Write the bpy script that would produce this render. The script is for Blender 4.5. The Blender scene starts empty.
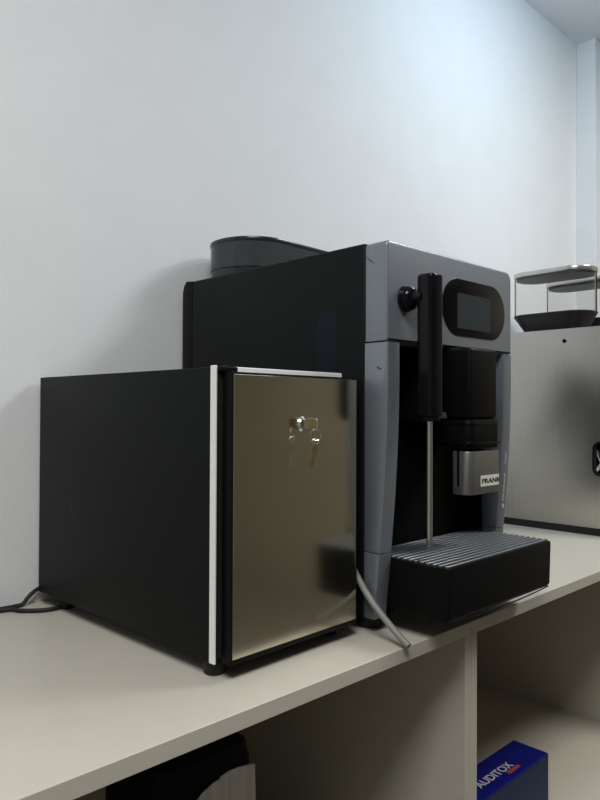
import bpy, bmesh, math, random
from mathutils import Vector, Matrix
random.seed(4)
sc = bpy.context.scene
col = sc.collection
PI = math.pi

# ------------------------------------------------------------------ helpers
def material(name, color=(.5,.5,.5), rough=.5, metal=0.0, spec=.5, noise=0.0, nscale=60, bump=0.0, bscale=200,
             stretch=(1,1,1), coat=0.0, rvar=0.0, trans=0.0, ior=1.45, alpha=1.0):
    m = bpy.data.materials.new(name); m.use_nodes = True
    nt = m.node_tree; b = nt.nodes['Principled BSDF']
    b.inputs['Base Color'].default_value = (*color, 1)
    b.inputs['Roughness'].default_value = rough
    b.inputs['Metallic'].default_value = metal
    b.inputs['Specular IOR Level'].default_value = spec
    b.inputs['Coat Weight'].default_value = coat
    b.inputs['Transmission Weight'].default_value = trans
    b.inputs['IOR'].default_value = ior
    b.inputs['Alpha'].default_value = alpha
    tc = nt.nodes.new('ShaderNodeTexCoord'); mp = nt.nodes.new('ShaderNodeMapping')
    mp.inputs['Scale'].default_value = stretch
    nt.links.new(tc.outputs['Object'], mp.inputs['Vector'])
    if noise > 0 or rvar > 0:
        n = nt.nodes.new('ShaderNodeTexNoise'); n.inputs['Scale'].default_value = nscale; n.inputs['Detail'].default_value = 5
        nt.links.new(mp.outputs['Vector'], n.inputs['Vector'])
        if noise > 0:
            r = nt.nodes.new('ShaderNodeValToRGB')
            r.color_ramp.elements[0].position = .3; r.color_ramp.elements[1].position = .7
            r.color_ramp.elements[0].color = (*[c*(1-noise) for c in color], 1)
            r.color_ramp.elements[1].color = (*[min(1, c*(1+noise)) for c in color], 1)
            nt.links.new(n.outputs['Fac'], r.inputs['Fac']); nt.links.new(r.outputs['Color'], b.inputs['Base Color'])
        if rvar > 0:
            mr = nt.nodes.new('ShaderNodeMapRange')
            mr.inputs['To Min'].default_value = max(.02, rough-rvar); mr.inputs['To Max'].default_value = rough+rvar
            nt.links.new(n.outputs['Fac'], mr.inputs['Value']); nt.links.new(mr.outputs['Result'], b.inputs['Roughness'])
    if bump > 0:
        n2 = nt.nodes.new('ShaderNodeTexNoise'); n2.inputs['Scale'].default_value = bscale; n2.inputs['Detail'].default_value = 3
        nt.links.new(mp.outputs['Vector'], n2.inputs['Vector'])
        bp = nt.nodes.new('ShaderNodeBump'); bp.inputs['Strength'].default_value = bump; bp.inputs['Distance'].default_value = .002
        nt.links.new(n2.outputs['Fac'], bp.inputs['Height']); nt.links.new(bp.outputs['Normal'], b.inputs['Normal'])
    return m

def link(name, bm, m, parent=None, smooth=True):
    me = bpy.data.meshes.new(name); bmesh.ops.recalc_face_normals(bm, faces=bm.faces[:])
    bm.to_mesh(me); bm.free()
    o = bpy.data.objects.new(name, me); col.objects.link(o)
    me.materials.append(m)
    if parent is not None: o.parent = parent
    if smooth:
        for p in me.polygons: p.use_smooth = True
        me.set_sharp_from_angle(angle=math.radians(32))
    return o

def thing(name, label, cat, loc=(0,0,0), rz=0.0, group=None):
    o = bpy.data.objects.new(name, None); col.objects.link(o)
    o.empty_display_size = .05
    o.location = loc; o.rotation_euler = (0,0,rz); o['label'] = label; o['category'] = cat
    if group: o['group'] = group
    return o
def tag(o, label, cat, group=None):
    o['label'] = label; o['category'] = cat
    if group: o['group'] = group
    return o
def struct(o):
    o['kind'] = 'structure'; return o

def box(x0,x1,y0,y1,z0,z1,bev=0.0,seg=2,bm=None):
    t = bmesh.new()
    r = bmesh.ops.create_cube(t, size=1)
    for v in t.verts:
        v.co = Vector((x0+(v.co.x+.5)*(x1-x0), y0+(v.co.y+.5)*(y1-y0), z0+(v.co.z+.5)*(z1-z0)))
    if bev > 0:
        bmesh.ops.bevel(t, geom=t.edges[:], offset=bev, segments=seg, profile=.5, affect='EDGES')
    return merge(bm, t)
def merge(bm, t):
    if bm is None: return t
    me = bpy.data.meshes.new('tmp'); t.to_mesh(me); t.free(); bm.from_mesh(me); bpy.data.meshes.remove(me)
    return bm
def prism(pts, axis, a, b, bev=0.0, seg=2, bm=None, bevel_all=False):
    """pts: 2D outline. axis 'x': pts are (y,z); 'y': (x,z); 'z': (x,y)."""
    def P(p, t):
        return {'x': (t,p[0],p[1]), 'y': (p[0],t,p[1]), 'z': (p[0],p[1],t)}[axis]
    t = bmesh.new(); n = len(pts)
    A = [t.verts.new(P(p,a)) for p in pts]; B = [t.verts.new(P(p,b)) for p in pts]
    f1 = t.faces.new(A); f2 = t.faces.new(B[::-1])
    for i in range(n): t.faces.new((A[i],B[i],B[(i+1)%n],A[(i+1)%n]))
    bmesh.ops.recalc_face_normals(t, faces=t.faces[:])
    if bev > 0:
        es = [e for e in t.edges if bevel_all or any(f in (f1,f2) for f in e.link_faces)]
        bmesh.ops.bevel(t, geom=es, offset=bev, segments=seg, profile=.5, affect='EDGES')
    return merge(bm, t)
def rrect(x0,x1,y0,y1,r,n=8):
    """rounded rectangle outline; r is one radius or (ll, lr, ur, ul)"""
    rs = r if isinstance(r,(tuple,list)) else (r,)*4
    out = []
    for (cx,cy,a0,rr) in ((x0+rs[0],y0+rs[0],PI,rs[0]),(x1-rs[1],y0+rs[1],1.5*PI,rs[1]),(x1-rs[2],y1-rs[2],0,rs[2]),(x0+rs[3],y1-rs[3],.5*PI,rs[3])):
        if rr <= 0: out.append((cx,cy)); continue
        for i in range(n+1):
            a = a0+.5*PI*i/n; out.append((cx+rr*math.cos(a), cy+rr*math.sin(a)))
    return out
def lathe(prof, n=32, bm=None, mat4=None):
    """prof: (r,z) pairs from bottom to top, around z"""
    t = bmesh.new(); rings = []
    for r,z in prof:
        if r < 1e-6: rings.append([t.verts.new((0,0,z))])
        else: rings.append([t.verts.new((r*math.cos(2*PI*i/n), r*math.sin(2*PI*i/n), z)) for i in range(n)])
    for A,B in zip(rings, rings[1:]):
        for i in range(n):
            j=(i+1)%n
            if len(A)==1 and len(B)==1: continue
            if len(A)==1: t.faces.new((A[0],B[j],B[i]))
            elif len(B)==1: t.faces.new((A[i],A[j],B[0]))
            else: t.faces.new((A[i],A[j],B[j],B[i]))
    if len(rings[0])>1: t.faces.new(rings[0][::-1])
    if len(rings[-1])>1: t.faces.new(rings[-1])
    if mat4 is not None: t.transform(mat4)
    return merge(bm, t)
def catmull(pts, n=10):
    P = [Vector(p) for p in pts]; P = [2*P[0]-P[1]]+P+[2*P[-1]-P[-2]]; out=[]
    for i in range(1,len(P)-2):
        for k in range(n):
            t=k/n; a,b,c,d=P[i-1],P[i],P[i+1],P[i+2]
            out.append(.5*((2*b)+(c-a)*t+(2*a-5*b+4*c-d)*t*t+(3*b-a-3*c+d)*t**3))
    out.append(P[-2]); return out
def tube(pts, r, n=14, bm=None, closed=False):
    t = bmesh.new(); rings=[]; up=None; N=len(pts)
    for i,p in enumerate(pts):
        p=Vector(p)
        if closed: d=(Vector(pts[(i+1)%N])-Vector(pts[i-1])).normalized()
        else: d=(Vector(pts[min(i+1,N-1)])-Vector(pts[max(i-1,0)])).normalized()
        if up is None: up = d.orthogonal().normalized()
        up=(up-d*up.dot(d)).normalized(); s=d.cross(up)
        rings.append([t.verts.new(p+r*(math.cos(2*PI*k/n)*up+math.sin(2*PI*k/n)*s)) for k in range(n)])
    M = N if closed else N-1
    for i in range(M):
        A,B=rings[i],rings[(i+1)%N]
        for k in range(n): t.faces.new((A[k],A[(k+1)%n],B[(k+1)%n],B[k]))
    if not closed: t.faces.new(rings[0][::-1]); t.faces.new(rings[-1])
    return merge(bm, t)
def text_bm(s, size, depth=.0002, xscale=1.0, bold=0.0):
    cu = bpy.data.curves.new('lettering','FONT'); cu.body=s; cu.size=size; cu.extrude=depth; cu.align_x='LEFT'; cu.offset=bold
    o = bpy.data.objects.new('lettering',cu); col.objects.link(o)
    dg = bpy.context.evaluated_depsgraph_get(); me = bpy.data.meshes.new_from_object(o.evaluated_get(dg))
    bpy.data.objects.remove(o); bpy.data.curves.remove(cu)
    bm = bmesh.new(); bm.from_mesh(me); bpy.data.meshes.remove(me)
    bm.transform(Matrix.Diagonal((xscale,1,1,1)))
    return bm
def cut(o, cutter_bm):
    """subtract a solid from a mesh object (baked at once)"""
    me = bpy.data.meshes.new('cutter'); bmesh.ops.recalc_face_normals(cutter_bm, faces=cutter_bm.faces[:]); cutter_bm.to_mesh(me); cutter_bm.free()
    c = bpy.data.objects.new('cutter', me); col.objects.link(c)
    c.parent = o.parent
    md = o.modifiers.new('cut','BOOLEAN'); md.operation='DIFFERENCE'; md.object=c; md.solver='EXACT'
    bpy.context.view_layer.update()
    dg = bpy.context.evaluated_depsgraph_get(); new = bpy.data.meshes.new_from_object(o.evaluated_get(dg))
    o.modifiers.remove(md); old=o.data; o.data=new; bpy.data.objects.remove(c); bpy.data.meshes.remove(old)
    for p in new.polygons: p.use_smooth=True
    new.set_sharp_from_angle(angle=math.radians(32))

# ------------------------------------------------------------------ materials
M = {}
M['wall']   = material('wall_paint', (.74,.74,.735), .75, noise=.015, nscale=9, bump=.25, bscale=190, spec=.3)
M['ceil']   = material('ceiling_paint', (.82,.83,.87), .8, noise=.01, nscale=6)
M['floor']  = material('floor_tile', (.17,.15,.125), .4, noise=.08, nscale=5)
M['warm']   = material('far_wall_finish', (.335,.30,.235), .7, noise=.1, nscale=3)
M['lam']    = material('beige_laminate', (.505,.47,.395), .42, noise=.02, nscale=35, stretch=(1,1,6), rvar=.04)
M['edge']   = material('beige_edge_band', (.50,.465,.395), .5, noise=.02, nscale=40)
M['blk']    = material('black_powder_coat', (.0068,.0076,.0080), .5, noise=.1, nscale=90, bump=.04, bscale=900, spec=.15)
M['blk2']   = material('black_plastic', (.004,.004,.0045), .45, noise=.1, nscale=60, spec=.12)
M['gloss']  = material('black_gloss', (.004,.004,.005), .14, noise=.1, nscale=40, spec=.22)
M['blue_black'] = material('blue_black_cover', (.004,.008,.014), .45, noise=.1, nscale=50, spec=.2)
M['matte']  = material('matte_black', (.003,.003,.003), .7, noise=.1, nscale=70, spec=.1)
M['rub']    = material('black_rubber', (.010,.010,.010), .6, noise=.1, nscale=60)
M['gasket'] = material('white_metal_edge', (.85,.85,.81), .4, noise=.03, nscale=50)
M['steel']  = material('bronze_steel', (.66,.63,.51), .17, 1.0, noise=.03, nscale=10, stretch=(60,1,1), rvar=.02)
M['silver'] = material('silver_plastic', (.235,.256,.288), .38, .55, noise=.02, nscale=120, bump=.03, bscale=1500)
M['grey']   = material('dark_grey_plastic', (.12,.122,.12), .42, .35, noise=.03, nscale=120)
M['chrome'] = material('chrome', (.75,.75,.72), .12, 1.0, noise=.02, nscale=40)
M['tube']   = material('steel_tube', (.62,.61,.57), .26, 1.0, noise=.03, nscale=40)
M['spout']  = material('brushed_spout_steel', (.30,.30,.295), .36, .9, noise=.05, nscale=10, stretch=(1,1,80), rvar=.05)
M['grid']   = material('grid_steel', (.27,.285,.32), .33, .9, noise=.06, nscale=60)
M['front_steel'] = material('brushed_front_steel', (.52,.51,.49), .32, 1.0, noise=.12, nscale=5, stretch=(22,1,.4), rvar=.05)
M['panel']  = material('brushed_side_steel', (.50,.48,.45), .30, 1.0, noise=.04, nscale=6, stretch=(1,40,1), rvar=.05)
M['screen'] = material('screen_glass', (.028,.036,.04), .3, noise=.05, nscale=30, spec=.25)
M['brass']  = material('key_brass', (.50,.43,.24), .28, 1.0, noise=.08, nscale=80)
M['hose']   = material('grey_hose', (.21,.212,.195), .45, noise=.04, nscale=60)
M['paper']  = material('sticker_paper', (.68,.68,.62), .6, noise=.04, nscale=200)
M['ink']    = material('black_ink', (.02,.02,.018), .6, noise=.1, nscale=50)
M['print']  = material('pale_print', (.55,.55,.54), .5, noise=.04, nscale=80)
M['hop']    = material('smoked_plastic', (.13,.138,.145), .1, noise=.05, nscale=30, trans=.6, ior=1.3)
M['hoplid'] = material('smoked_lid', (.022,.024,.027), .2, noise=.05, nscale=30)
M['lidgrey']= material('satin_lid', (.60,.59,.56), .25, .9, noise=.03, nscale=30)
M['purple'] = material('dark_plum_plastic', (.016,.012,.015), .4, noise=.1, nscale=30)
M['blue']   = material('blue_carton', (.003,.006,.115), .45, noise=.05, nscale=30, spec=.2)
M['blueface']= material('slate_blue_carton_face', (.018,.032,.085), .5, noise=.05, nscale=30, spec=.2)
M['white_print'] = material('white_print', (.42,.40,.38), .5, noise=.03, nscale=30)
M['red_print'] = material('red_print', (.25,.035,.03), .5, noise=.05, nscale=30)
# clear container: thin clear plastic that stays see-through
m = bpy.data.materials.new('clear_plastic'); m.use_nodes=True; nt=m.node_tree; nt.nodes.clear()
o_=nt.nodes.new('ShaderNodeOutputMaterial'); mix=nt.nodes.new('ShaderNodeMixShader'); tr=nt.nodes.new('ShaderNodeBsdfTransparent'); gl=nt.nodes.new('ShaderNodeBsdfGlossy')
lw=nt.nodes.new('ShaderNodeLayerWeight'); lw.inputs['Blend'].default_value=.05
nz=nt.nodes.new('ShaderNodeTexNoise'); nz.inputs['Scale'].default_value=25; mr=nt.nodes.new('ShaderNodeMapRange')
mr.inputs['To Min'].default_value=.05; mr.inputs['To Max'].default_value=.12
nt.links.new(nz.outputs['Fac'],mr.inputs['Value']); nt.links.new(mr.outputs['Result'],gl.inputs['Roughness'])
tr.inputs['Color'].default_value=(.975,.975,.97,1); gl.inputs['Color'].default_value=(.85,.85,.85,1)
nt.links.new(lw.outputs['Fresnel'],mix.inputs['Fac']); nt.links.new(tr.outputs[0],mix.inputs[1]); nt.links.new(gl.outputs[0],mix.inputs[2]); nt.links.new(mix.outputs[0],o_.inputs[0])
M['clear']=m

# ------------------------------------------------------------------ the room (worktop height is z = 0)
ZF, ZC, YW = -.86, 1.692, 1.1226
XL, XP, XR, YF = -2.4, 2.53, 3.4, -3.2
struct(link('floor', box(XL-.1,XR+.1,YF-.1,YW+.1,ZF-.1,ZF), M['floor'], smooth=False))
struct(link('ceiling', box(XL-.1,XR+.1,YF-.1,YW+.1,ZC,ZC+.1), M['ceil'], smooth=False))
struct(link('wall_back', box(XL-.1,XR+.1,YW,YW+.1,ZF,ZC), M['wall'], smooth=False))
struct(link('wall_left', box(XL-.1,XL,YF,YW,ZF,ZC), M['wall'], smooth=False))
struct(link('wall_front', box(XL-.1,XR+.1,YF-.1,YF,ZF,ZC), M['warm'], smooth=False))
struct(link('trim_1', box(XP,XR,1.052,YW,ZF,ZC,.002), M['wall'], smooth=False))
struct(link('wall_right', box(XR,XR+.1,YF,1.052,ZF,ZC), M['warm'], smooth=False))

# ------------------------------------------------------------------ shelf units
def cabinet(x0, x1, label):
    t = thing('shelf_cabinet', label, 'cabinet', (x0,.5685,ZF), 0, 'open beige shelf units under the machines')
    w=x1-x0; D=YW-.5685-.002; H=-ZF; th=.0165; tt=.0195
    link('worktop_panel', box(0,w,0,D,H-tt,H,.0006,1), M['lam'], t, False)
    link('side_panel', box(0,th,0,D,0,H-tt,.0006,1), M['lam'], t, False)
    link('side_panel', box(w-th,w,0,D,0,H-tt,.0006,1), M['lam'], t, False)
    link('shelf', box(th,w-th,.004,D-.008,H-.47-.018,H-.47,.0006,1), M['lam'], t, False)
    link('bottom_panel', box(th,w-th,.004,D-.008,.06,.078,.0006,1), M['lam'], t, False)
    link('plinth', box(th,w-th,.03,.046,0,.06), M['lam'], t, False)
    link('back_panel', box(th,w-th,D-.008,D,0,H-tt), M['lam'], t, False)
    return t
S = .9149
cabinet(S-.8712, S, 'open beige shelf unit under the small black refrigerator, the nearer unit')
cabinet(S+.0004, S+.8716, 'open beige shelf unit holding the blue carton, right of the double upright')
cabinet(S+.872, XP-.002, 'farthest beige shelf unit under the steel sided machine by the wall pillar')

# ------------------------------------------------------------------ refrigerator
FX,FY,FR = .4967,.6341,.0320
def scratch(y0,z0,y1,z1,w,x=-.0011):
    d=Vector((y1-y0,z1-z0)).normalized(); n_=Vector((-d.y,d.x))*w/2
    return prism([(y0+n_.x*.4,z0+n_.y*.4),((y0+y1)/2+n_.x,(z0+z1)/2+n_.y),(y1+n_.x*.4,z1+n_.y*.4),(y1-n_.x*.4,z1-n_.y*.4),((y0+y1)/2-n_.x,(z0+z1)/2-n_.y),(y0-n_.x*.4,z0-n_.y*.4)],'x',x-.0003,x+.0004)
fr = thing('mini_refrigerator', 'small black refrigerator with bronze steel door and white edge strip', 'refrigerator', (FX,FY,0), FR)
W_,D_ = .2409,.4765
hb = box(0,W_,.0285,D_,.0201,.371,.0015,2)
fh = link('housing', hb, M['blk'], fr)
link('scratch', scratch(.372,.178,.366,.158,.0010,.0001), M['grey'], fh, False)
link('scratch', scratch(.362,.156,.355,.153,.0010,.0001), M['grey'], fh, False)
g = box(-.0018,.0012,.0185,.0285,.0195,.3728,.0006,1)
link('white_side_strip', g, M['gasket'], fr)
g = box(.030,.229,.0195,.0275,.362,.3722,.0008,1)
link('white_top_strip', g, M['gasket'], fr)
g = box(.0015,.028,.012,.03,.3655,.3715,.001,1); lathe([(.005,.3655),(.005,.3725),(.003,.3735),(0,.3735)],16,g,Matrix.Translation((.016,.02,0)))
link('hinge', g, M['blk2'], fr)
g = box(.004,.2365,.0185,.0285,.026,.366); link('door_seal', g, M['rub'], fr)
door = link('door', box(.0086,W_-.0004,0,.0185,.0196,.3652,.0016,2), M['blk2'], fr)
link('steel_panel', box(.0105,.2368,-.0008,.0006,.0265,.3622,.0004,1), M['steel'], door)
LX,LZ = .1258,.3015
rotY = Matrix.Rotation(PI/2,4,'X')      # z axis -> -y
lk = lathe([(.0100,0),(.0100,.0014),(.0088,.003),(.0078,.0045),(.0058,.0050),(0,.0050)],28,None,Matrix.Translation((LX,-.0008,LZ))@rotY)
link('lock', lk, M['chrome'], door)
for fx_,fy_ in ((.018,.042),(W_-.018,.042),(.022,D_-.05),(W_-.022,D_-.05)):
    link('foot', lathe([(.0125,0),(.0135,.002),(.0135,.014),(.010,.0201),(0,.0201)],24,None,Matrix.Translation((fx_,fy_,0))), M['rub'], fr)

# keys in the lock
kb = thing('key_ring', 'brass key in the refrigerator door lock with a second key hanging from its ring', 'keys', (0,0,0))
c,s = math.cos(FR),math.sin(FR)
kb.location = (FX+c*LX-s*(-.006), FY+s*LX+c*(-.006), LZ); kb.rotation_euler=(0,0,FR)
# local: x right, -y out of the door
# key in the lock: bow stands out from the door, turned so that its flat side faces the room
k = bmesh.new()
prism(rrect(-.0005,.0185,-.0068,.0068,.0028,5),'y',-.0011,.0011,.0003,1,k)
box(-.004,.001,-.0008,.0008,-.003,.003,0,1,k)
ang = math.radians(-82)
k.transform(Matrix.Rotation(ang,4,'Z')); k.transform(Matrix.Translation((.0005,-.0012,.0008)))
kin = link('key', k, M['brass'], kb)
rim = bmesh.new(); pts=rrect(-.0005,.0185,-.0068,.0068,.0028,5)
tube([(p[0],0,p[1]) for p in pts],.0009,8,rim,True)
rim.transform(Matrix.Rotation(ang,4,'Z')); rim.transform(Matrix.Translation((.0005,-.0012,.0008)))
link('bow_rim', rim, M['chrome'], kin)
RC = Vector((.0025,-.0170,-.0136))
link('split_ring', tube([(RC.x+.0072*math.cos(a)*.8, RC.y-.0072*math.cos(a)*.6, RC.z+.0072*math.sin(a)) for a in [2*PI*i/36 for i in range(36)]],.0007,8,None,True), M['chrome'], kb)
hk = bmesh.new()
tube([(0.0044*math.cos(a),0,-.0012+.0034*math.sin(a)) for a in [2*PI*i/20 for i in range(20)]],.0010,8,hk,True)
prism(rrect(-.0038,.0038,-.0185,-.0045,.0022,5),'y',-.0009,.0009,.0003,1,hk)
prism([(-.0021,-.018),(-.0021,-.023),(-.003,-.024),(-.0018,-.0255),(-.003,-.027),(-.0016,-.029),(-.0024,-.031),(-.0005,-.0345),(.0018,-.033),(.0021,-.018)],'y',-.0006,.0006,0,1,hk)
hk.transform(Matrix.Rotation(math.radians(9),4,'Y')); hk.transform(Matrix.Rotation(math.radians(-30),4,'Z')); hk.transform(Matrix.Translation(RC+Vector((.0002,0,-.0072))))
link('hanging_key', hk, M['brass'], kb)

# ------------------------------------------------------------------ coffee machine
MX,MY = .7586,.606
cm = thing('coffee_machine', 'black and silver coffee machine with steam wand and touchscreen', 'coffee machine', (MX,MY,0), .0)
W,MD,MH = .341,.505,.562
body = link('housing', box(.0,W,.0415,.4695,.022,MH,.004,3), M['blk'], cm)
cut(body, box(.028,W-.026,.0,.076,.021,.4172))
link('rear_cover', prism([(.4708,.03),(.502,.03),(.5045,.2),(.5035,.545),(.500,.556),(.492,MH+.003),(.4708,MH+.0005)],'x',.001,W-.001,.003,2), M['blk'], cm)
link('service_cover', prism(rrect(.096,.138,.30,.468,.0205,10),'x',-.0006,.0006,.0002,1), M['blue_black'], cm)
# silver front head
head = prism(rrect(-.001,W+.004,.4178,.5605,(.001,.001,.016,.008),8),'y',.0,.0408,.0035,3)
fpn = link('front_panel', head, M['silver'], cm)
bz = link('display_bezel', prism(rrect(.133,.3200,.4380,.5285,.0445,14),'y',-.0016,.001,.0008,2), M['gloss'], cm)
link('touchscreen', box(.1735,.2720,-.0022,-.0012,.4500,.5060), M['screen'], bz, False)
# scratches on the left cheek
def scratch(y0,z0,y1,z1,w,x=-.0011):
    d=Vector((y1-y0,z1-z0)).normalized(); n_=Vector((-d.y,d.x))*w/2
    return prism([(y0+n_.x*.4,z0+n_.y*.4),((y0+y1)/2+n_.x,(z0+z1)/2+n_.y),(y1+n_.x*.4,z1+n_.y*.4),(y1-n_.x*.4,z1-n_.y*.4),((y0+y1)/2-n_.x,(z0+z1)/2-n_.y),(y0-n_.x*.4,z0-n_.y*.4)],'x',x-.0003,x+.0004)
o=link('scratch', scratch(.0375,.5405,.0225,.5290,.0013), M['ink'], fpn, False)
prof = [(.0415,.4165),(-.0006,.4165),(-.0008,.362),(.0004,.300),(.002,.264),(.0045,.222),(.007,.187),(.0131,.1168),(.0415,.1168)]
def subdiv(pr):
    top=pr[1:-1]; P=catmull([(0,a,b) for a,b in top],5); return [pr[0]]+[(p.y,p.z) for p in P]+[pr[-1]]
pr2 = subdiv(prof)
lc = link('left_column', prism(pr2,'x',0,.0275,.0012,2), M['silver'], cm)
link('scratch', scratch(.0185,.3815,.0105,.3775,.0022,-.0001), M['ink'], lc, False)
rcx0,rcx1 = .3175,.3435
rc = link('right_column', prism(pr2,'x',rcx0,rcx1,.0012,2), M['silver'], cm)
low = [(.0415,.1158),(.0133,.1158),(.0165,.085),(.0202,.051),(.0228,.022),(.0415,.022)]
link('lower_left_cheek', prism(low,'x',0,.0275,.001,2), M['silver'], cm)
link('lower_right_cheek', prism(low,'x',rcx0,rcx1,.001,2), M['silver'], cm)
# print up the right column
def on_column(s, z0, z1, size, xl, bold=.0):
    t = text_bm(s,size,.00012,1.0,bold)
    xs=[v.co.x for v in t.verts]; sc_=(z1-z0)/(max(xs)-min(xs)); mn=min(xs)
    for v in t.verts:
        u,vv,w=v.co; z=z0+(u-mn)*sc_
        # column front surface at this height
        for (a,b),(c_,d_) in zip(pr2[1:],pr2[2:]):
            if d_<=z<=b: yy=a+(c_-a)*(b-z)/(b-d_+1e-9); break
        else: yy=.01
        v.co=Vector((xl-vv, yy-.0003-w, z))
    return t
link('brand_print', on_column('FRANKE',.163,.211,.0072,.3345,.00012), M['print'], rc, False)
link('model_print', on_column('A400',.226,.247,.0072,.3345,.0001), M['print'], rc, False)
lg = bmesh.new()
for a,b in ((0,0),(1,0),(0,1),(1,1)):
    box(.3288+a*.003,.3288+a*.003+.0024,.0078,.0090,.1505+b*.0036,.1505+b*.0036+.003,0,1,lg)
link('square_logo', lg, M['print'], rc, False)
# brewing bay
link('bay_lining', box(.0285,W-.0265,.070,.0755,.022,.417), M['matte'], cm, False)
tower = link('outlet_tower', box(.150,.229,-.040,.0695,.306,.4165,.006,3), M['blk2'], cm)
nt_ = prism([(.100,.3075),(.132,.3075),(.127,.317),(.105,.317)],'y',-.012,.012,.001,1)
link('pale_outlet_tab', nt_, M['grey'], cm)
ns = prism(rrect(.105,.1495,.300,.4165,.004,4),'y',.012,.0695,.002,2); link('side_outlet', ns, M['matte'], cm)
sp = link('coffee_outlet', prism(rrect(.142,.2305,-.046,.069,(.014,.016,.003,.003),8),'z',.262,.3055,.002,2), M['blk2'], cm)
for zz,ex in ((.2995,.0008),(.270,.0035)):
    link('outlet_rim', prism(rrect(.142-ex,.2305+ex,-.046-ex,.03,(.014,.016,.003,.003),8),'z',zz-.002,zz+.002,.0008,2), M['gloss'], sp)
cv = link('steel_outlet_cover', prism(rrect(.1385,.2300,-.0470,-.0150,(.013,.013,.003,.003),8),'z',.1925,.2580,.0012,2), M['spout'], cm)
link('cover_groove', box(.1376,.1390,-.028,-.0245,.205,.259), M['matte'], cv, False)
# sticker wrapped on the front of the cover
def wrap(u, off):
    x1=.2170; rr=.0130
    if u<=x1: return (u,-.0470-off)
    t_=min((u-x1)/rr, PI/2); return (x1+(rr+off)*math.sin(t_), -.0470+rr-(rr+off)*math.cos(t_))
us=[.1675+(.2370-.1675)*i/24 for i in range(25)]
ol=[wrap(u,.0005) for u in us]+[wrap(u,-.0002) for u in us[::-1]]
stk = link('label_sticker', prism(ol,'z',.2040,.2205), M['paper'], cv)
t = text_bm('FRANKE',.0098,.0001,1.0,.0004); xs=[v.co.x for v in t.verts]; f_=.0625/(max(xs)-min(xs)); mn=min(xs)
bmesh.ops.subdivide_edges(t, edges=[e for e in t.edges if e.calc_length()>.001], cuts=3)
for v in t.verts:
    p=wrap(.1705+(v.co.x-mn)*f_, .0006+v.co.z); v.co=Vector((p[0],p[1],.2087+v.co.y))
link('sticker_lettering', t, M['ink'], stk, False)
# steam wand
wd = link('wand_joint', lathe([(.0170,0),(.0190,.002),(.0192,.005),(.0178,.0065),(.0182,.009),(.0168,.0135),(.0135,.0175),(.0085,.020),(.0075,.026),(.0075,.032),(0,.032)],32,None,Matrix.Translation((.0395,-.0002,.4805))@rotY), M['gloss'], cm)
hx,hy = .0500,-.0365
hd = prism(rrect(hx-.0150,hx+.0150,hy-.0150,hy+.0150,.0088,7),'z',.3105,.5125,.004,3)
link('wand_handle', hd, M['gloss'], cm)
link('handle_collar', lathe([(.0125,.3045),(.014,.306),(.014,.3108),(0,.3108)],28,None,Matrix.Translation((hx,hy,0))), M['blk2'], cm)
tb = link('steam_tube', lathe([(.0030,.1285),(.0042,.1295),(.0042,.3048)],20,None,Matrix.Translation((hx,hy,0))), M['tube'], cm)
link('tube_tip', lathe([(.0022,.1245),(.0046,.126),(.0048,.136),(.0043,.138),(0,.138)],20,None,Matrix.Translation((hx,hy,0))), M['grey'], tb)
# drip tray
ty = [(-.0790,.0335),(-.0830,.0390),(-.0850,.1040),(-.0835,.1075),(.0685,.1075),(.0685,.0335)]
dt = prism(ty,'x',.0285,.3205,.003,3)
tray = link('drip_tray', dt, M['blk2'], cm)
cut(tray, box(.033,.316,-.079,.064,.092,.12))
gr = bmesh.new()
n=14; y0,y1=-.0800,.0645; p_=(y1-y0)/n
for i in range(n):
    ya=y0+i*p_
    box(.0305,.3185,ya,ya+p_*.52,.1010,.1100,.0007,1,gr)
for xx in (.040,.17,.302): box(xx,xx+.004,y0+.002,y1-.003,.1015,.1050,0,1,gr)
link('drip_grid', gr, M['grid'], tray)
link('clear_lip', tube(catmull([(.036,-.0835,.0350),(.10,-.0845,.0325),(.17,-.0850,.0320),(.24,-.0845,.0325),(.312,-.0835,.0350)],6),.0010,8), M['blk2'], tray)
link('base_front', box(.0280,W-.0240,.030,.0690,.022,.036), M['matte'], cm, False)
for fx_,fy_ in ((.035,.060),(W-.035,.060),(.035,.45),(W-.035,.45)):
    link('foot', lathe([(.019,0),(.020,.003),(.018,.0221),(0,.0221)],24,None,Matrix.Translation((fx_,fy_,0))), M['rub'], cm)
# smoked bean hopper on top
def loft(o0,z0,o1,z1,bm=None,cap0=True,cap1=True):
    t=bmesh.new(); A=[t.verts.new((*p,z0)) for p in o0]; B=[t.verts.new((*p,z1)) for p in o1]; n=len(A)
    for i in range(n): t.faces.new((A[i],A[(i+1)%n],B[(i+1)%n],B[i]))
    if cap0: t.faces.new(A[::-1])
    if cap1: t.faces.new(B)
    return merge(bm,t)
hp = bpy.data.objects.new('bean_hopper', None); col.objects.link(hp); hp.empty_display_size=.03; hp.parent=cm
def shell(outer, inner, z0, z1):
    t=bmesh.new(); R=[]
    for o_,z in ((outer,z0),(outer,z1),(inner,z1),(inner,z0)): R.append([t.verts.new((*p,z)) for p in o_])
    n=len(outer)
    for A,B in zip(R,R[1:]+R[:1]):
        for i in range(n): t.faces.new((A[i],A[(i+1)%n],B[(i+1)%n],B[i]))
    return t
H=(.082,.04,.04,.075)
def taper(o): return [(x,y+max(0,x-.10)*.075*(1 if y<.42 else 0)) for x,y in o]
o0=taper(rrect(.0265,.318,.3365,.498,H,10)); i0=taper(rrect(.0290,.3155,.339,.4955,(.0795,.0375,.0375,.0725),10))
link('hopper_base', prism(taper(rrect(.0275,.317,.3375,.497,H,10)),'z',MH-.001,.5835,.001,1), M['hoplid'], hp)
link('hopper_container', shell(o0,i0,.5835,.6305), M['hop'], hp)
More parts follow.
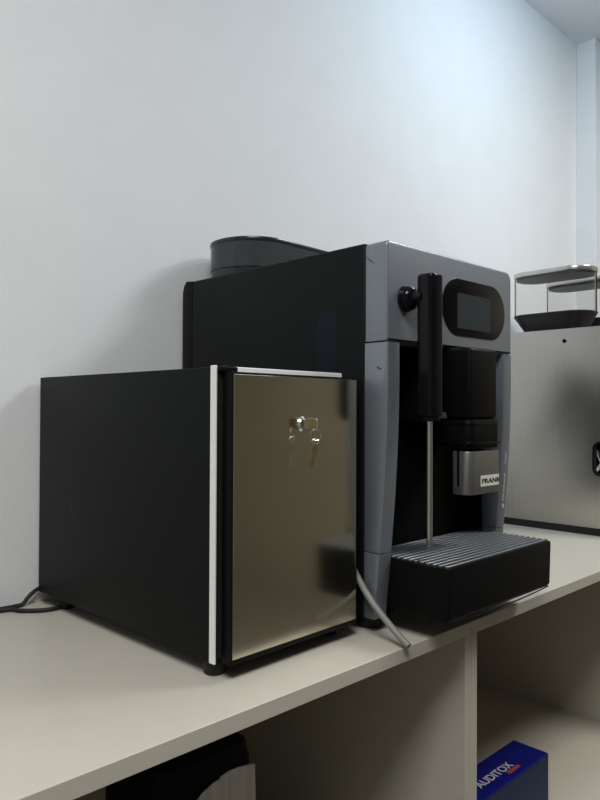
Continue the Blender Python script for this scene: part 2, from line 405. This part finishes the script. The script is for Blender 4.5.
link('coffee_bean_chute', loft(rrect(.10,.24,.39,.45,.02,5),.5835,rrect(.05,.30,.355,.48,.05,5),.622), M['hoplid'], hp)
link('hopper_lid', prism(taper(rrect(.0255,.319,.3355,.499,H,10)),'z',.6300,.6385,.002,2), M['hoplid'], hp)

# ------------------------------------------------------------------ second machine (stainless side)
LX0,LY0 = 1.7624,.640
fm = thing('coffee_machine', 'stainless steel sided machine with clear bean containers on top at right edge', 'coffee machine', (LX0,LY0,0), 0)
FW_,FD_,FH_ = .58,.455,.535
link('housing', box(.0025,FW_,.0,FD_,.019,FH_-.001,.003,2), M['grey'], fm)
sd = link('steel_side_panel', box(0,.003,.001,FD_-.001,.0190,FH_,.0012,2), M['panel'], fm)
cut(sd, prism(rrect(.058,.100,.153,.239,.0185,8),'x',-.01,.01))
cut(fm.children[0] if fm.children[0].name.startswith('housing') else fm.children[1], prism(rrect(.058,.100,.153,.239,.0185,8),'x',-.01,.022))
link('plinth', box(.002,FW_-.002,.003,FD_-.002,0,.0188,.001,1), M['rub'], fm)
ht = link('screw_hole', lathe([(.0052,0),(.0052,.0012),(.0038,.0018),(0,.0018)],20,None,Matrix.Translation((-.0003,.1745,.5025))@Matrix.Rotation(-PI/2,4,'Y')), M['matte'], fm)
hf = link('recessed_grip', shell([(a,b) for a,b in rrect(.057,.101,.152,.240,.0195,8)],[(a,b) for a,b in rrect(.060,.098,.155,.237,.0165,8)],-.0016,.001), M['matte'], fm)
hf.data.transform(Matrix(((0,0,1,0),(1,0,0,0),(0,1,0,0),(0,0,0,1))))
link('grip_cup', prism(rrect(.0585,.0995,.1535,.2385,.018,8),'x',.0215,.0235), M['gloss'], hf)
lv = prism([(.064,.165),(.072,.160),(.098,.214),(.090,.220)],'x',.006,.012,.002,2)
prism([(.090,.163),(.097,.168),(.070,.205),(.063,.200)],'x',.004,.010,.002,2,lv)
link('chrome_latch', lv, M['chrome'], hf)
def bean_box(x0,y0,h=True):
    e = bpy.data.objects.new('bean_container', None); col.objects.link(e); e.empty_display_size=.03; e.parent=fm; e.location=(x0,y0,FH_)
    w,l=.120,.224; R_=.055
    base = loft(rrect(.014,w-.014,.026,l-.034,.040,9),-.001,rrect(0,w,0,l,R_,9),.046)
    link('plum_base', base, M['purple'], e)
    link('base_rim', prism(rrect(-.001,w+.001,-.001,l+.001,R_,9),'z',.046,.051,.001,1), M['purple'], e)
    link('clear_wall', shell(rrect(.001,w-.001,.001,l-.001,R_-.001,9),rrect(.003,w-.003,.003,l-.003,R_-.003,9),.051,.156), M['clear'], e, True)
    link('lid_underside', prism(rrect(.004,w-.004,.004,l-.004,R_-.004,9),'z',.1515,.1575,.001,1), M['grey'], e)
    link('lid', prism(rrect(-.001,w+.001,-.001,l+.001,R_,9),'z',.157,.170,.002,2), M['lidgrey'], e)
    return e
bean_box(.018,.1265)
bean_box(.215,.1265)

# ------------------------------------------------------------------ loose things on the worktop
pts = catmull([(.7480,.76,.16),(.7480,.70,.128),(.7480,.6620,.0950),(.7480,.6507,.0809),(.7480,.6366,.0640),(.7479,.6237,.0510),(.7477,.6093,.0392),(.7475,.5952,.0285),(.7470,.5770,.0160),(.7466,.5590,.0052)],8)
hose = link('drain_hose', tube(pts,.0047,14), M['hose'])
tag(hose, 'grey drain hose running from between the machines down to the worktop edge', 'hose')
cp = catmull([(.10,1.085,.0038),(.30,1.101,.0038),(.4186,1.1000,.0038),(.4402,1.0780,.0038),(.4629,1.0590,.0038),(.4858,1.0540,.0038),(.520,1.070,.0038),(.528,1.095,.0045),(.515,1.1165,.012),(.499,1.1180,.0215),(.4850,1.1140,.0240),(.4730,1.1110,.0200),(.4630,1.1090,.0130),(.4550,1.1080,.0050),(.444,1.1085,.0038),(.424,1.1085,.0038),(.36,1.1100,.0038)],8)
cord = link('power_cord', tube(cp,.0034,12), M['rub'])
tag(cord, 'black power cord lying along the wall behind the small refrigerator', 'cord')

# ------------------------------------------------------------------ things inside the shelf units
ZS = -.47
bx = thing('carton_box', 'blue carton with pale and red lettering lying in the right shelf unit', 'box', (1.035,.640,ZS), 0)
BL,BW,BH = .278,.076,.110
bb = link('carton', box(0,BL,0,BW,0,BH,.0015,1), M['blue'], bx)
link('slate_front_face', box(.002,BL-.002,-.0004,.0004,.002,BH-.003), M['blueface'], bx, False)
t = text_bm('AUDITOX',.024,.0001,1.0,.0004); xs=[v.co.x for v in t.verts]; f_=.118/(max(xs)-min(xs))
t.transform(Matrix.Diagonal((f_,1,1,1))); t.transform(Matrix.Translation((.068,.024,BH+.0002)))
link('pale_lettering', t, M['white_print'], bx, False)
link('red_mark', box(.150,.192,.013,.021,BH-.0001,BH+.0003), M['red_print'], bx, False)

ap = thing('countertop_appliance', 'black rounded appliance with brushed steel front standing in the left shelf unit', 'appliance', (.415,.650,ZS), 0)
AH=.3975
base=[(rrect(-.002,.147,-.002,.152,(.030,.012,.03,.05),8),.006),(rrect(-.002,.146,-.001,.152,(.030,.012,.03,.05),8),.18),(rrect(.001,.1385,0,.149,(.030,.012,.03,.05),8),.365),(rrect(.006,.134,.003,.145,(.028,.012,.03,.05),8),.385),(rrect(.016,.124,.012,.136,(.026,.010,.03,.05),8),.3955),(rrect(.03,.11,.026,.12,(.02,.010,.03,.04),8),AH)]
t=bmesh.new(); RR=[[t.verts.new((*p,z)) for p in o_] for o_,z in base]
for A,B in zip(RR,RR[1:]):
    for i in range(len(A)): t.faces.new((A[i],A[(i+1)%len(A)],B[(i+1)%len(A)],B[i]))
t.faces.new(RR[0][::-1]); t.faces.new(RR[-1])
link('housing', t, M['blk2'], ap)
ar=[(.034,.03),(.1440,.03),(.1430,.20),(.1380,.3565)]+[(.128,.3588),(.112,.3617),(.098,.3622),(.0845,.3600),(.084,.3575),(.0745,.3568),(.058,.3505),(.045,.3400),(.036,.325)]
link('steel_front_panel', prism(ar,'y',-.0045,-.0005,.0008,1), M['front_steel'], ap)
for fx_,fy_ in ((.03,.03),(.12,.03),(.04,.11),(.11,.12)):
    link('foot', lathe([(.010,0),(.010,.0065),(0,.0065)],16,None,Matrix.Translation((fx_,fy_,0))), M['rub'], ap)

# ------------------------------------------------------------------ light
def area(name, loc, tgt, sx, sy, power, color):
    l = bpy.data.lights.new(name,'AREA'); l.shape='RECTANGLE'; l.size=sx; l.size_y=sy; l.energy=power; l.color=color
    o = bpy.data.objects.new(name,l); col.objects.link(o); o.location=loc
    o.rotation_euler=(Vector(tgt)-Vector(loc)).to_track_quat('-Z','Y').to_euler(); return o
area('ceiling_lamp_right',(2.15,-.30,ZC-.012),(2.15,-.30,0),.6,.6,15.5,(1.0,.97,.91))
area('ceiling_lamp_room',(-.25,-.15,ZC-.012),(-.25,-.15,0),.9,.6,19,(.97,.985,1.0))
pl = bpy.data.lights.new('wall_glow_fill_lamp','POINT'); pl.energy=8; pl.shadow_soft_size=.10; pl.color=(.62,.82,1.0)  # unseen lamp for the cool wall glow; globe form added to brighten the ceiling
po = bpy.data.objects.new('wall_glow_fill_lamp',pl); col.objects.link(po); po.location=(1.72,.42,1.50)
w = bpy.data.worlds.new('World'); sc.world=w; w.use_nodes=True
w.node_tree.nodes['Background'].inputs[0].default_value=(.75,.85,1,1); w.node_tree.nodes['Background'].inputs[1].default_value=.35

# ------------------------------------------------------------------ camera
yaw,pitch,roll,h,f = .7707,.0121,.0039,.3221,687.74
fwd=Vector((math.sin(yaw)*math.cos(pitch),math.cos(yaw)*math.cos(pitch),math.sin(pitch)))
rt=Vector((math.cos(yaw),-math.sin(yaw),0)); up=rt.cross(fwd)
R_=math.cos(roll)*rt+math.sin(roll)*up; U_=-math.sin(roll)*rt+math.cos(roll)*up
cd=bpy.data.cameras.new('camera'); cam=bpy.data.objects.new('camera',cd); col.objects.link(cam)
cd.sensor_fit='VERTICAL'; cd.sensor_height=36; cd.sensor_width=27; cd.lens=f/800*36; cd.clip_start=.01
mw=Matrix(((R_.x,U_.x,-fwd.x,0),(R_.y,U_.y,-fwd.y,0),(R_.z,U_.z,-fwd.z,h),(0,0,0,1)))
cam.matrix_world=mw
sc.camera=cam
sc.view_settings.view_transform='Standard'; sc.view_settings.look='None'; sc.view_settings.gamma=1; sc.view_settings.exposure=0.82
sc.view_settings.use_curve_mapping=False
